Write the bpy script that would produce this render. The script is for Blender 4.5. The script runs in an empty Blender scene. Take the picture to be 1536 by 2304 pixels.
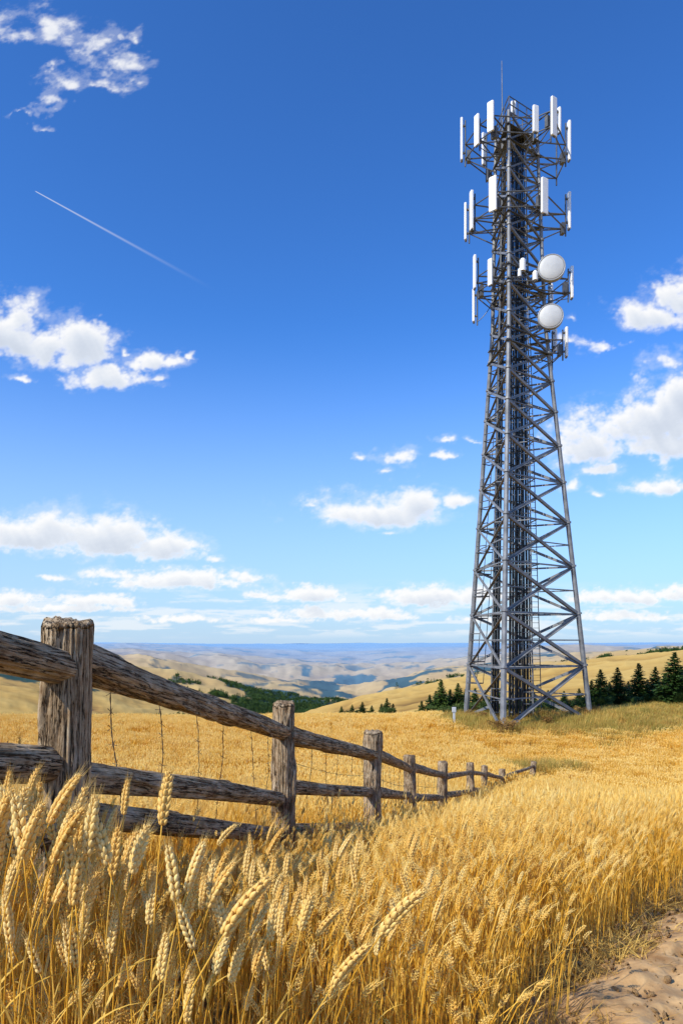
import bpy, math, random
import numpy as np
from mathutils import Vector, Matrix, Euler, Quaternion
random.seed(11); rng=np.random.default_rng(11)
scene=bpy.context.scene
COL=scene.collection
# ------------------------------------------------------------------ helpers
def ss(a,b,x):
    t=np.clip((np.asarray(x,dtype=float)-a)/(b-a),0,1); return t*t*(3-2*t)
def _h(ix,iy,s):
    n=(ix.astype(np.int64)*374761393+iy.astype(np.int64)*668265263+s*974711)&0x7fffffff
    n=((n^(n>>13))*1274126177)&0x7fffffff
    n=(n^(n>>16))&0xffffff
    return n/float(0xffffff)
def vn(x,y,s=0):
    x=np.asarray(x,dtype=float);y=np.asarray(y,dtype=float)
    ix=np.floor(x);iy=np.floor(y);fx=x-ix;fy=y-iy
    fx=fx*fx*(3-2*fx);fy=fy*fy*(3-2*fy)
    ix=ix.astype(np.int64);iy=iy.astype(np.int64)
    a=_h(ix,iy,s);b=_h(ix+1,iy,s);c=_h(ix,iy+1,s);d=_h(ix+1,iy+1,s)
    return (a*(1-fx)+b*fx)*(1-fy)+(c*(1-fx)+d*fx)*fy
def fbm(x,y,o=4,s=0):
    t=0;a=.5;n=0
    for i in range(o):
        t=t+a*vn(np.asarray(x)*2**i+i*17.3,np.asarray(y)*2**i+i*9.1,s+i);n+=a;a*=.5
    return t/n
def fbmr(x,y,o=6,s=0,g=.55):
    t=0;a=1.;n=0
    for i in range(o):
        t=t+a*vn(x,y,s+i);n+=a;a*=g
        x,y=(x*.8-y*.6)*2.03+5.1,(x*.6+y*.8)*2.03+2.7
    return t/n
def worley(x,y,s=0):
    ix=np.floor(x).astype(np.int64);iy=np.floor(y).astype(np.int64);m=np.full(x.shape,9.)
    for dx in(-1,0,1):
        for dy in(-1,0,1):
            cx=ix+dx;cy=iy+dy
            px=cx+_h(cx,cy,s);py=cy+_h(cx,cy,s+91)
            m=np.minimum(m,(px-x)**2+(py-y)**2)
    return 1-np.sqrt(m)
def at(a,e,d):
    """image pixel offsets, right of centre and above the horizon, at distance d -> world position"""
    return Vector((a/1600*d,d,e/1600*d))
class MB:
    def __init__(s): s.v=[];s.f=[]
    def tube(s,p0,p1,r0,r1=None,n=6,cap=True):
        r1=r0 if r1 is None else r1
        p0=Vector(p0);p1=Vector(p1);d=(p1-p0)
        if d.length<1e-6:return
        d.normalize();a=d.orthogonal().normalized();b=d.cross(a);k=len(s.v)
        for p,r in((p0,r0),(p1,r1)):
            for i in range(n):
                t=2*math.pi*i/n;s.v.append(tuple(p+a*(r*math.cos(t))+b*(r*math.sin(t))))
        for i in range(n):
            j=(i+1)%n;s.f.append((k+i,k+j,k+n+j,k+n+i))
        if cap: s.f.append(tuple(k+i for i in range(n))[::-1]);s.f.append(tuple(k+n+i for i in range(n)))
    def poly(s,pts,rs,n=5):
        k=len(s.v);pts=[Vector(p) for p in pts];m=len(pts)
        up=None
        for q,p in enumerate(pts):
            d=(pts[min(q+1,m-1)]-pts[max(q-1,0)]).normalized()
            if up is None: up=d.orthogonal().normalized()
            a=(up-d*up.dot(d)).normalized();up=a;b=d.cross(a)
            r=rs[q] if hasattr(rs,'__len__') else rs
            for i in range(n):
                t=2*math.pi*i/n;s.v.append(tuple(p+a*(r*math.cos(t))+b*(r*math.sin(t))))
        for q in range(m-1):
            for i in range(n):
                j=(i+1)%n;s.f.append((k+q*n+i,k+q*n+j,k+(q+1)*n+j,k+(q+1)*n+i))
        s.f.append(tuple(k+i for i in range(n))[::-1]);s.f.append(tuple(k+(m-1)*n+i for i in range(n)))
    def beam(s,p0,p1,w,h=None):
        h=h or w;p0=Vector(p0);p1=Vector(p1);d=(p1-p0).normalized()
        a=d.cross(Vector((0,0,1)))
        a=a.normalized() if a.length>1e-3 else Vector((1,0,0));b=a.cross(d).normalized()
        t=w*.16
        for (x0,x1,y0,y1) in((-w/2,w/2,-h/2,-h/2+t),(-w/2,-w/2+t,-h/2+t,h/2)):
            k=len(s.v)
            for p in(p0,p1):
                for (x,y) in((x0,y0),(x1,y0),(x1,y1),(x0,y1)): s.v.append(tuple(p+a*x+b*y))
            for i in range(4):
                j=(i+1)%4;s.f.append((k+i,k+j,k+4+j,k+4+i))
            s.f.append((k+3,k+2,k+1,k));s.f.append((k+4,k+5,k+6,k+7))
    def box(s,c,size,M=None,bev=0):
        c=Vector(c);x,y,z=[q/2 for q in size];M=M or Matrix.Identity(3);k=len(s.v)
        if bev<=0:
            for (i,j,l) in((-1,-1,-1),(1,-1,-1),(1,1,-1),(-1,1,-1),(-1,-1,1),(1,-1,1),(1,1,1),(-1,1,1)):
                s.v.append(tuple(c+M@Vector((i*x,j*y,l*z))))
            for f in((3,2,1,0),(4,5,6,7),(0,1,5,4),(1,2,6,5),(2,3,7,6),(3,0,4,7)): s.f.append(tuple(k+q for q in f))
        else:
            b=bev;prof=[(-x+b,-y),(x-b,-y),(x,-y+b),(x,y-b),(x-b,y),(-x+b,y),(-x,y-b),(-x,-y+b)]
            lv=[(-z,.86),(-z+b,1),(z-b,1),(z,.86)]
            for (zz,q) in lv:
                for (px_,py_) in prof: s.v.append(tuple(c+M@Vector((px_*q,py_*q,zz))))
            for r in range(3):
                for i in range(8):
                    j=(i+1)%8;s.f.append((k+r*8+i,k+r*8+j,k+(r+1)*8+j,k+(r+1)*8+i))
            s.f.append(tuple(k+i for i in range(8))[::-1]);s.f.append(tuple(k+24+i for i in range(8)))
    def kernel(s,c,d,L,w,n=6,rings=((.0,.35),(.28,.95),(.55,1.),(.82,.55)),tip=1.0):
        c=Vector(c);d=Vector(d).normalized();a=d.orthogonal().normalized();b=d.cross(a);k=len(s.v)
        for (t,r) in rings:
            for i in range(n):
                q=2*math.pi*i/n;s.v.append(tuple(c+d*(L*t)+a*(w*r*math.cos(q))+b*(w*r*math.sin(q))))
        s.v.append(tuple(c+d*L*tip))
        m=len(rings)
        for r in range(m-1):
            for i in range(n):
                j=(i+1)%n;s.f.append((k+r*n+i,k+r*n+j,k+(r+1)*n+j,k+(r+1)*n+i))
        for i in range(n): s.f.append((k+(m-1)*n+i,k+(m-1)*n+(i+1)%n,k+m*n))
    def ribbon(s,pts,ws,side):
        k=len(s.v);side=Vector(side).normalized()
        for p,w in zip(pts,ws):
            p=Vector(p);s.v.append(tuple(p-side*w));s.v.append(tuple(p+side*w))
        for i in range(len(pts)-1): s.f.append((k+2*i,k+2*i+1,k+2*i+3,k+2*i+2))
    def mesh(s,name,mat=None,smooth=False):
        me=bpy.data.meshes.new(name);me.from_pydata(s.v,[],s.f)
        if mat: me.materials.append(mat)
        if smooth: me.polygons.foreach_set('use_smooth',[True]*len(me.polygons))
        me.update();return me
def gridmesh(name,V,F):
    me=bpy.data.meshes.new(name);me.vertices.add(len(V));me.vertices.foreach_set('co',V.astype(np.float32).ravel())
    me.loops.add(F.size);me.loops.foreach_set('vertex_index',F.ravel().astype(np.int32))
    me.polygons.add(len(F));me.polygons.foreach_set('loop_start',np.arange(0,F.size,4,dtype=np.int32))
    me.polygons.foreach_set('use_smooth',np.ones(len(F),dtype=bool))
    me.update(calc_edges=True);return me
def obj(name,me,parent=None,loc=None,link=True,**kw):
    o=bpy.data.objects.new(name,me)
    if loc is not None:o.location=loc
    if link: COL.objects.link(o)
    if parent: o.parent=parent
    for k,v in kw.items(): o[k]=v
    return o
# ------------------------------------------------------------------ materials
def newmat(name):
    m=bpy.data.materials.new(name);m.use_nodes=True;nt=m.node_tree
    return m,nt,nt.nodes['Principled BSDF'],nt.nodes['Material Output']
def N(nt,t,**kw):
    n=nt.nodes.new(t)
    for k,v in kw.items(): setattr(n,k,v)
    return n
def ramp(nt,stops,interp='LINEAR'):
    r=N(nt,'ShaderNodeValToRGB');cr=r.color_ramp;cr.interpolation=interp
    while len(cr.elements)<len(stops): cr.elements.new(.5)
    for e,(p,c) in zip(cr.elements,stops): e.position=p;e.color=(*c,1) if len(c)==3 else c
    return r
def mmath(nt,op,a,b=None,c=None,clamp=False):
    n=N(nt,'ShaderNodeMath',operation=op,use_clamp=clamp)
    for i,v in enumerate((a,b,c)):
        if v is None: continue
        if isinstance(v,(int,float)): n.inputs[i].default_value=v
        else: nt.links.new(v,n.inputs[i])
    return n.outputs[0]
def vmath(nt,op,a,b=None,c=None):
    n=N(nt,'ShaderNodeVectorMath',operation=op)
    for i,v in enumerate((a,b,c)):
        if v is None: continue
        if isinstance(v,(tuple,list)): n.inputs[i].default_value=v
        else: nt.links.new(v,n.inputs[i])
    return n.outputs['Value'] if op in('LENGTH','DOT_PRODUCT') else n.outputs[0]
def noisen(nt,vec,scale,detail=4,rough=.55,dist=0):
    n=N(nt,'ShaderNodeTexNoise');n.inputs['Scale'].default_value=scale;n.inputs['Detail'].default_value=detail
    n.inputs['Roughness'].default_value=rough;n.inputs['Distortion'].default_value=dist
    if vec is not None: nt.links.new(vec,n.inputs['Vector'])
    return n
def simple(name,c1,c2,scale=3,rough=.6,metal=0,bump=0,coord='Object'):
    m,nt,b,o=newmat(name);tc=N(nt,'ShaderNodeTexCoord')
    n=noisen(nt,tc.outputs[coord],scale,5)
    r=ramp(nt,[(.3,c1),(.7,c2)]);nt.links.new(n.outputs[0],r.inputs[0]);nt.links.new(r.outputs[0],b.inputs['Base Color'])
    b.inputs['Roughness'].default_value=rough;b.inputs['Metallic'].default_value=metal
    if bump:
        bp=N(nt,'ShaderNodeBump');bp.inputs['Strength'].default_value=bump;bp.inputs['Distance'].default_value=.02
        nt.links.new(n.outputs[0],bp.inputs['Height']);nt.links.new(bp.outputs[0],b.inputs['Normal'])
    return m
def plantmat(name,cols,trans=.3,scale=8,rough=.6,spec=.25):
    m,nt,b,o=newmat(name);tc=N(nt,'ShaderNodeTexCoord');oi=N(nt,'ShaderNodeObjectInfo')
    n=noisen(nt,tc.outputs['Object'],scale,1)
    f=mmath(nt,'ADD',mmath(nt,'MULTIPLY',n.outputs[0],.75),mmath(nt,'MULTIPLY_ADD',oi.outputs['Random'],.5,-.12),clamp=True)
    r=ramp(nt,cols);nt.links.new(f,r.inputs[0]);nt.links.new(r.outputs[0],b.inputs['Base Color'])
    b.inputs['Roughness'].default_value=rough;b.inputs['Specular IOR Level'].default_value=spec
    t=N(nt,'ShaderNodeBsdfTranslucent');nt.links.new(r.outputs[0],t.inputs[0])
    mx=N(nt,'ShaderNodeMixShader');mx.inputs[0].default_value=trans
    nt.links.new(b.outputs[0],mx.inputs[1]);nt.links.new(t.outputs[0],mx.inputs[2]);nt.links.new(mx.outputs[0],o.inputs[0])
    return m
M_EAR=plantmat('wheat_ear',[(.1,(.80,.46,.08)),(.5,(.93,.63,.16)),(.9,(.96,.77,.32))],.2,30,.6,.15)
M_STEM=plantmat('wheat_stem',[(.1,(.62,.30,.022)),(.5,(.88,.50,.055)),(.9,(.94,.67,.16))],.3,6,.5,.15)
M_LEAF=plantmat('wheat_leaf',[(.1,(.60,.32,.03)),(.5,(.88,.56,.10)),(.9,(.95,.74,.25))],.4,6,.6,.15)
M_HERO=plantmat('wheat_kernel',[(.1,(.76,.44,.09)),(.5,(.90,.60,.18)),(.9,(.95,.75,.33))],.15,60,.5,.3)
M_DRY=plantmat('dry_grass',[(.1,(.24,.12,.03)),(.45,(.58,.34,.07)),(.75,(.80,.54,.14)),(.95,(.52,.38,.08))],.3,5)
M_GRN=plantmat('green_grass',[(.1,(.22,.20,.035)),(.5,(.50,.39,.08)),(.9,(.78,.54,.16))],.35,5)
M_GREEN=plantmat('weed_leaf',[(.1,(.04,.09,.015)),(.9,(.12,.19,.04))],.3,5)
M_NEEDLE=plantmat('conifer_foliage',[(.1,(.026,.056,.014)),(.5,(.062,.12,.026)),(.9,(.13,.195,.036))],.25,1.2)
M_BROAD=plantmat('broadleaf_foliage',[(.1,(.024,.05,.013)),(.5,(.06,.10,.022)),(.9,(.13,.165,.034))],.2,1.2)
M_RUST=plantmat('rusty_shrub',[(.1,(.16,.08,.03)),(.5,(.38,.22,.06)),(.9,(.55,.40,.12))],.25,1.2)
M_BARK=simple('bark',(.05,.035,.025),(.13,.09,.06),8,.9)
M_STEEL=simple('galvanised_steel',(.12,.123,.126),(.27,.275,.28),1.6,.5,.15)
M_DSTEEL=simple('weathered_dark_steel',(.05,.053,.057),(.12,.125,.13),3,.5,.1)
M_CABLE=simple('black_cable',(.008,.008,.008),(.02,.02,.02),4,.5)
M_WHITE=simple('white_radome',(.74,.75,.75),(.84,.84,.83),1.5,.45)
M_WHITE2=simple('dish_cover',(.43,.435,.43),(.54,.54,.52),1.3,.5)
M_RIM=simple('dish_rim',(.22,.225,.23),(.32,.325,.33),3,.5)
M_CONC=simple('concrete',(.24,.22,.19),(.34,.31,.27),4,.9,0,.3)
M_CAB=simple('cabinet_paint',(.42,.44,.44),(.52,.53,.52),3,.5)
M_WIRE=simple('rusty_wire',(.05,.03,.02),(.14,.10,.07),30,.6,.6)
def woodmat():
    m,nt,b,o=newmat('weathered_wood');tc=N(nt,'ShaderNodeTexCoord');oi=N(nt,'ShaderNodeObjectInfo')
    cb=N(nt,'ShaderNodeCombineXYZ')
    nt.links.new(mmath(nt,'MULTIPLY',oi.outputs['Random'],37.),cb.inputs[2]);nt.links.new(mmath(nt,'MULTIPLY',oi.outputs['Random'],11.),cb.inputs[0])
    p=vmath(nt,'ADD',tc.outputs['Object'],cb.outputs[0])
    fine=noisen(nt,vmath(nt,'MULTIPLY',p,(95,95,8)),1,8,.76,.4)
    crk=noisen(nt,vmath(nt,'MULTIPLY',p,(36,36,1.8)),1,6,.66,.5)
    big=noisen(nt,vmath(nt,'MULTIPLY',p,(10,10,7)),1,7,.72)
    r=ramp(nt,[(.32,(.06,.030,.012)),(.42,(.22,.135,.068)),(.52,(.45,.325,.195)),(.66,(.71,.585,.41))])
    nt.links.new(mmath(nt,'MULTIPLY_ADD',big.outputs[0],.52,mmath(nt,'MULTIPLY',fine.outputs[0],.48)),r.inputs[0])
    ab=mmath(nt,'ABSOLUTE',mmath(nt,'SUBTRACT',crk.outputs[0],.5))
    cr=ramp(nt,[(.005,(.05,.03,.02)),(.022,(1,1,1))]);nt.links.new(ab,cr.inputs[0])
    mx=N(nt,'ShaderNodeMix',data_type='RGBA',blend_type='MULTIPLY');mx.inputs[0].default_value=.94
    nt.links.new(r.outputs[0],mx.inputs[6]);nt.links.new(cr.outputs[0],mx.inputs[7])
    nt.links.new(mx.outputs[2],b.inputs['Base Color']);b.inputs['Roughness'].default_value=.92;b.inputs['Specular IOR Level'].default_value=.1
    h=mmath(nt,'ADD',mmath(nt,'MULTIPLY_ADD',fine.outputs[0],1.0,cr.outputs[0]),mmath(nt,'MULTIPLY',big.outputs[0],.9))
    bp=N(nt,'ShaderNodeBump');bp.inputs['Strength'].default_value=1.0;bp.inputs['Distance'].default_value=.009
    nt.links.new(h,bp.inputs['Height']);nt.links.new(bp.outputs[0],b.inputs['Normal'])
    return m
M_WOOD=woodmat()
# ------------------------------------------------------------------ terrain
_py=np.array([-40,0,2,3,5.8,8,11.5,14.5,18.5,22,25,30,36,42,48,52,58,66,80,200])
_pz=np.array([-1.3,-1.3,-1.35,-1.42,-1.95,-2.4,-3.15,-3.75,-4.35,-4.9,-5.3,-5.8,-6.02,-5.98,-5.82,-5.92,-6.4,-7.4,-9.0,-14])
_gx=np.arange(-40,200,.25);_gz=np.interp(_gx,_py,_pz)
_k=np.hanning(9);_k/=_k.sum();_gz=np.convolve(np.pad(_gz,4,'edge'),_k,'valid')
PX=np.array([-400,0,200,400,600,800,1000,1200,1400,1536,1900])-768
RT=[(78,[1640,1640,1645,1650,1655,1645,1625,1612,1604,1600,1590]),
(130,[1640,1660,1680,1690,1690,1660,1625,1600,1590,1585,1570]),
(240,[1570,1600,1625,1660,1670,1630,1590,1562,1540,1525,1500]),
(420,[1570,1600,1640,1660,1640,1572,1537,1508,1478,1463,1450]),
(600,[1520,1540,1570,1620,1660,1620,1580,1550,1510,1490,1470]),
(900,[1478,1497,1520,1555,1606,1606,1570,1530,1495,1480,1465]),
(1300,[1510,1520,1545,1585,1610,1608,1560,1510,1490,1480,1470]),
(1700,[1462,1475,1492,1520,1568,1585,1535,1495,1480,1472,1462]),
(2300,[1495,1500,1515,1545,1575,1580,1548,1505,1488,1480,1470]),
(3000,[1452,1458,1470,1498,1538,1555,1515,1484,1472,1465,1460]),
(4200,[1475,1480,1490,1512,1535,1545,1520,1490,1476,1470,1465]),
(5500,[1450,1452,1457,1472,1498,1510,1490,1468,1460,1456,1453]),
(8000,[1462,1464,1468,1474,1486,1492,1484,1470,1464,1462,1460]),
(11000,[1448,1449,1451,1457,1466,1470,1464,1455,1450,1449,1448]),
(17000,[1456,1456,1456,1457,1459,1460,1458,1456,1455,1455,1455]),
(26000,[1447,1447,1447,1448,1449,1450,1449,1448,1447,1447,1447]),
(40000,[1449]*11)]
RD=np.array([r[0] for r in RT],dtype=float);RZ=np.array([[(1448-p)/1600*r[0] for p in r[1]] for r in RT])
def polar(x,y):
    az=np.arctan2(x,y);c=np.clip(az,-.62,.62);r=np.hypot(x,y)
    return np.tan(c),r*np.cos(c),az
def ridge(az,lD):
    fine=1-np.abs(2*fbm(az*11+lD*2.5,lD*6-az*4,5,33)-1)
    broad=1-np.abs(2*fbm(az*6.5+lD*1.8,lD*4-az*3.5,5,133)-1)
    k=ss(math.log(500),math.log(900),lD)*.7
    return fine*(1-k)+broad*k
def ground(x,y):
    x=np.asarray(x,dtype=float);y=np.asarray(y,dtype=float);sh=x.shape
    x=x.ravel();y=y.ravel();u,D,az=polar(x,y)
    zn=np.interp(D,_gx,_gz)+1.2*ss(13,24,u*D)*ss(30,44,D)+.10*ss(.2,1.2,-x)*ss(3.5,1.0,D)
    zn=zn+.42*ss(11,5,np.hypot(x-12,y-48))
    zn=zn+.05*(fbm(x*.9,y*.9,3,3)-.5)*ss(.5,3,D)+.25*(fbm(x*.09+5,y*.09,2,8)-.5)*ss(12,35,D)
    a=u*1600;Z=np.array([np.interp(a,PX,row) for row in RZ])
    lD=np.log(np.maximum(D,1e-3));lR=np.log(RD)
    i=np.clip(np.searchsorted(lR,lD)-1,0,len(RD)-2);t=np.clip((lD-lR[i])/(lR[i+1]-lR[i]),0,1);t=t*t*(3-2*t)
    idx=np.arange(len(x));zf=Z[i,idx]*(1-t)+Z[i+1,idx]*t
    w1=fbm(az*7+3.1,lD*3.3,4,21)-.5
    rid=ridge(az,lD)
    amp=ss(80,420,D)*(1-.75*ss(5000,20000,D))
    mid=ss(500,1000,D)*(1-ss(5000,9000,D))
    zf=zf+D/1600*amp*(20*w1+(24+24*mid)*(rid-.72))
    b=ss(60,78,D)
    return (zn*(1-b)+zf*b).reshape(sh)
def gz(x,y): return float(ground(np.array([x]),np.array([y]))[0])
azs=np.concatenate([np.linspace(-math.pi,-.62,60)[:-1],np.linspace(-.62,.62,760),np.linspace(.62,math.pi,60)[1:-1]])
rs=np.concatenate([np.geomspace(.25,60,170)[:-1],np.geomspace(60,40000,430)])
A,R=np.meshgrid(azs,rs);X=R*np.sin(A);Y=R*np.cos(A)
Zt=ground(X,Y)
def woodmask(x,y):
    u,D,az=polar(x,y);a=u*1600;lD=np.log(np.maximum(D,1))
    n=fbm(az*16+1.7,lD*9+.3,5,77)
    n2=fbm(az*34+3.7,lD*24+.9,5,97)
    val=np.exp(-((a+150)/135)**2)*ss(560,760,D)*(1-ss(1700,2800,D))
    val2=np.exp(-((a+70-(D-1500)*.03)/70)**2)*ss(1200,1700,D)*(1-ss(4000,6500,D))
    v2=np.exp(-((a-150)/80)**2)*ss(800,1100,D)*(1-ss(2000,3000,D))
    v3=np.exp(-((a+400)/100)**2)*ss(1400,1800,D)*(1-ss(2300,3000,D))
    A_=ss(.60,.635,n+.36*val+.26*val2+.12*v2+.05*v3-.06)*ss(480,560,D)*(1-ss(5000,6500,D))
    B_=ss(.63,.67,n2)*ss(1800,3000,D)*.55
    C_=ss(.67,.71,n2)*ss(560,900,D)*.8*ss(-520,-420,a)
    return np.maximum(np.maximum(A_,B_),C_)
W=woodmask(X.ravel(),Y.ravel())
nr,na=X.shape
V=np.stack([X.ravel(),Y.ravel(),Zt.ravel()],1)
ii,jj=np.meshgrid(np.arange(nr-1),np.arange(na),indexing='ij');j2=(jj+1)%na
F=np.stack([ii*na+jj,(ii)*na+j2,(ii+1)*na+j2,(ii+1)*na+jj],-1).reshape(-1,4)[:,::-1]
me=gridmesh('ground',V,F)
at_=me.attributes.new('wood','FLOAT','POINT');at_.data.foreach_set('value',W.astype(np.float32))
u_,D_,az_=polar(X.ravel(),Y.ravel());lD_=np.log(np.maximum(D_,1))
rl=ridge(az_,lD_)
at2=me.attributes.new('crest','FLOAT','POINT');at2.data.foreach_set('value',rl.astype(np.float32))
def groundmat():
    m,nt,b,o=newmat('golden_terrain');g=N(nt,'ShaderNodeNewGeometry');P=g.outputs['Position']
    wd=N(nt,'ShaderNodeAttribute',attribute_name='wood');cr=N(nt,'ShaderNodeAttribute',attribute_name='crest')
    D=vmath(nt,'LENGTH',P)
    n1=noisen(nt,P,9,6,.6);soil=ramp(nt,[(.3,(.09,.05,.018)),(.5,(.24,.14,.042)),(.7,(.46,.29,.09))]);nt.links.new(n1.outputs[0],soil.inputs[0])
    nA=noisen(nt,P,.012,8,.62);nB=noisen(nt,vmath(nt,'MULTIPLY',P,(.0030,.0030,.01)),1,8,.62,.3)
    nC=noisen(nt,vmath(nt,'MULTIPLY',P,(.05,.16,.1)),1,4,.6)
    f=mmath(nt,'MULTIPLY_ADD',nA.outputs[0],.26,mmath(nt,'MULTIPLY_ADD',nB.outputs[0],.24,mmath(nt,'MULTIPLY',nC.outputs[0],.14)))
    f=mmath(nt,'MULTIPLY_ADD',cr.outputs['Fac'],.40,f)
    hill=ramp(nt,[(.44,(.15,.08,.022)),(.53,(.34,.195,.046)),(.61,(.50,.30,.072)),(.73,(.60,.39,.108))]);nt.links.new(f,hill.inputs[0])
    mx=N(nt,'ShaderNodeMix',data_type='RGBA')
    mr=N(nt,'ShaderNodeMapRange');mr.inputs[1].default_value=20;mr.inputs[2].default_value=50;nt.links.new(D,mr.inputs[0])
    nt.links.new(mr.outputs[0],mx.inputs[0]);nt.links.new(soil.outputs[0],mx.inputs[6]);nt.links.new(hill.outputs[0],mx.inputs[7])
    w2=N(nt,'ShaderNodeMix',data_type='RGBA');nt.links.new(wd.outputs['Fac'],w2.inputs[0]);nt.links.new(mx.outputs[2],w2.inputs[6]);w2.inputs[7].default_value=(.025,.055,.035,1)
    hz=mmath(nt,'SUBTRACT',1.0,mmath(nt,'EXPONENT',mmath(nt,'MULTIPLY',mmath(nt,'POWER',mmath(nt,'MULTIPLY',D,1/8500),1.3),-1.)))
    h2=N(nt,'ShaderNodeMix',data_type='RGBA');nt.links.new(hz,h2.inputs[0]);nt.links.new(w2.outputs[2],h2.inputs[6]);h2.inputs[7].default_value=(.21,.38,.57,1)  # aerial haze painted into the base colour, bluer with distance
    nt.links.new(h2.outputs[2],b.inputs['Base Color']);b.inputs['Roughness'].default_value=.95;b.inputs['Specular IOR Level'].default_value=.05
    bp=N(nt,'ShaderNodeBump');bp.inputs['Strength'].default_value=.6;bp.inputs['Distance'].default_value=.03
    nt.links.new(n1.outputs[0],bp.inputs['Height']);nt.links.new(bp.outputs[0],b.inputs['Normal'])
    return m
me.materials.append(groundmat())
obj('ground',me,kind='structure',label='golden dry rolling farmland falling to a wide valley',category='terrain')
# dirt path
def pathedge(y): return np.interp(y,[0,2.45,3.1,4.6,7,12],[.02,.76,1.14,2.12,3.95,7.6])
ys=np.linspace(1.0,9,260);ws=np.linspace(0,3.6,150);mp=MB()
YY,WW=np.meshgrid(ys,ws,indexing='ij');XX=pathedge(YY)-.15+WW+(fbm(YY*2.2,YY*0+3,4,5)-.5)*.5*(WW<.8)
sink=ss(0,.35,WW)
ZZ=ground(XX,YY)+.004+(.03+.09*(fbm(XX*5,YY*5,5,61)-.5)+.06*(fbm(XX*16,YY*16,4,62)-.5))*sink-.02*(1-sink)
k=len(ws)
mp.v=[tuple(q) for q in np.stack([XX.ravel(),YY.ravel(),ZZ.ravel()],1)]
mp.f=[(i*k+j,(i+1)*k+j,(i+1)*k+j+1,i*k+j+1)[::-1] for i in range(len(ys)-1) for j in range(k-1)]
M_DIRT=simple('dry_dirt',(.28,.145,.05),(.66,.42,.185),8,.95,0,.9)
obj('path',mp.mesh('path',M_DIRT,True),kind='structure',label='dry brown dirt track beside the wheat',category='path')
# ------------------------------------------------------------------ scatter tool
def scatter(name,pts,rot,scl,idx,coll,**kw):
    me=bpy.data.meshes.new(name);n=len(pts);me.vertices.add(n);me.vertices.foreach_set('co',np.asarray(pts,dtype=np.float32).ravel())
    a=me.attributes.new('rot','FLOAT_VECTOR','POINT');a.data.foreach_set('vector',np.asarray(rot,dtype=np.float32).ravel())
    a=me.attributes.new('scl','FLOAT_VECTOR','POINT');a.data.foreach_set('vector',np.asarray(scl,dtype=np.float32).ravel())
    a=me.attributes.new('idx','INT','POINT');a.data.foreach_set('value',np.asarray(idx,dtype=np.int32))
    ng=bpy.data.node_groups.new(name,'GeometryNodeTree')
    ng.interface.new_socket('Geometry',in_out='INPUT',socket_type='NodeSocketGeometry')
    ng.interface.new_socket('Geometry',in_out='OUTPUT',socket_type='NodeSocketGeometry')
    gi=ng.nodes.new('NodeGroupInput');go=ng.nodes.new('NodeGroupOutput')
    ci=ng.nodes.new('GeometryNodeCollectionInfo');ci.inputs[0].default_value=coll;ci.inputs[1].default_value=True;ci.inputs[2].default_value=True
    ip=ng.nodes.new('GeometryNodeInstanceOnPoints');ip.inputs['Pick Instance'].default_value=True
    def na(nm,t):
        q=ng.nodes.new('GeometryNodeInputNamedAttribute');q.data_type=t;q.inputs[0].default_value=nm
        return [s for s in q.outputs if s.enabled and s.name=='Attribute'][0]
    ng.links.new(gi.outputs[0],ip.inputs['Points']);ng.links.new(ci.outputs[0],ip.inputs['Instance'])
    ng.links.new(na('idx','INT'),ip.inputs['Instance Index']);ng.links.new(na('rot','FLOAT_VECTOR'),ip.inputs['Rotation']);ng.links.new(na('scl','FLOAT_VECTOR'),ip.inputs['Scale'])
    ng.links.new(ip.outputs[0],go.inputs[0])
    o=obj(name,me,kind='stuff',**kw);md=o.modifiers.new('scatter','NODES');md.node_group=ng
    return o
def coll(name,meshes):
    c=bpy.data.collections.new(name)
    for i,m in enumerate(meshes):
        o=bpy.data.objects.new('%s_%02d'%(name,i),m);c.objects.link(o)
    return c
# ------------------------------------------------------------------ wheat
def stemcurve(alpha,h=1.0,n=9,wob=0.0,p=3.0):
    pts=[];x=0.;z=0.
    for i in range(n):
        t=i/(n-1);pts.append(Vector((x,wob*math.sin(t*5),z)))
        ang=alpha*(t+.5/n)**p+.03
        x+=math.sin(ang)/(n-1);z+=math.cos(ang)/(n-1)
    s=h/pts[-1].z
    return [q*s for q in pts]
def earpts(start,a0,bend,L,n=13):
    pts=[Vector(start)];an=a0
    for i in range(n-1):
        an=a0+bend*(i/(n-1));pts.append(pts[-1]+Vector((math.sin(an),0,math.cos(an)))*(L/(n-1)))
    return pts
def add_ear(mb,pts,w,rnd,n=6,rings=None,awn=True,front=True,KL=.0155,al=(.006,.016)):
    rings=rings or ((.0,.35),(.28,.95),(.55,1.),(.82,.55))
    m=len(pts);roll=rnd.uniform(0,3.1)
    for i in range(m-1):
        d=(pts[i+1]-pts[i]).normalized();a0=Vector((0,1,0));b0=d.cross(a0)
        a=a0*math.cos(roll)+b0*math.sin(roll);b=d.cross(a)
        t=i/(m-1);sz=.62+.5*math.sin(math.pi*min(1,.18+t*.9))
        if t>.9: sz*=.75
        sg=1 if i%2 else -1
        lst=[(a*sg,.50,1.0),(a*sg*.35+b*.9,.36,.9),(a*sg*.35-b*.9,.36,.9)]
        if front: lst+=[(-a*sg*.8+b*.3,.30,.72)]
        for (o_,sp,ks) in lst:
            dr=(d+o_*sp*rnd.uniform(.75,1.1)).normalized()
            c=pts[i]+o_*w*.38*sz
            mb.kernel(c,dr,KL*sz*ks,w*.36*sz*ks,n,rings)
            if awn:
                e=c+dr*KL*sz*ks*.95;L=rnd.uniform(*al)*(1+t)
                mb.tube(e,e+(dr*.6+d*.7).normalized()*L,.0005,.0001,3,False)
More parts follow.
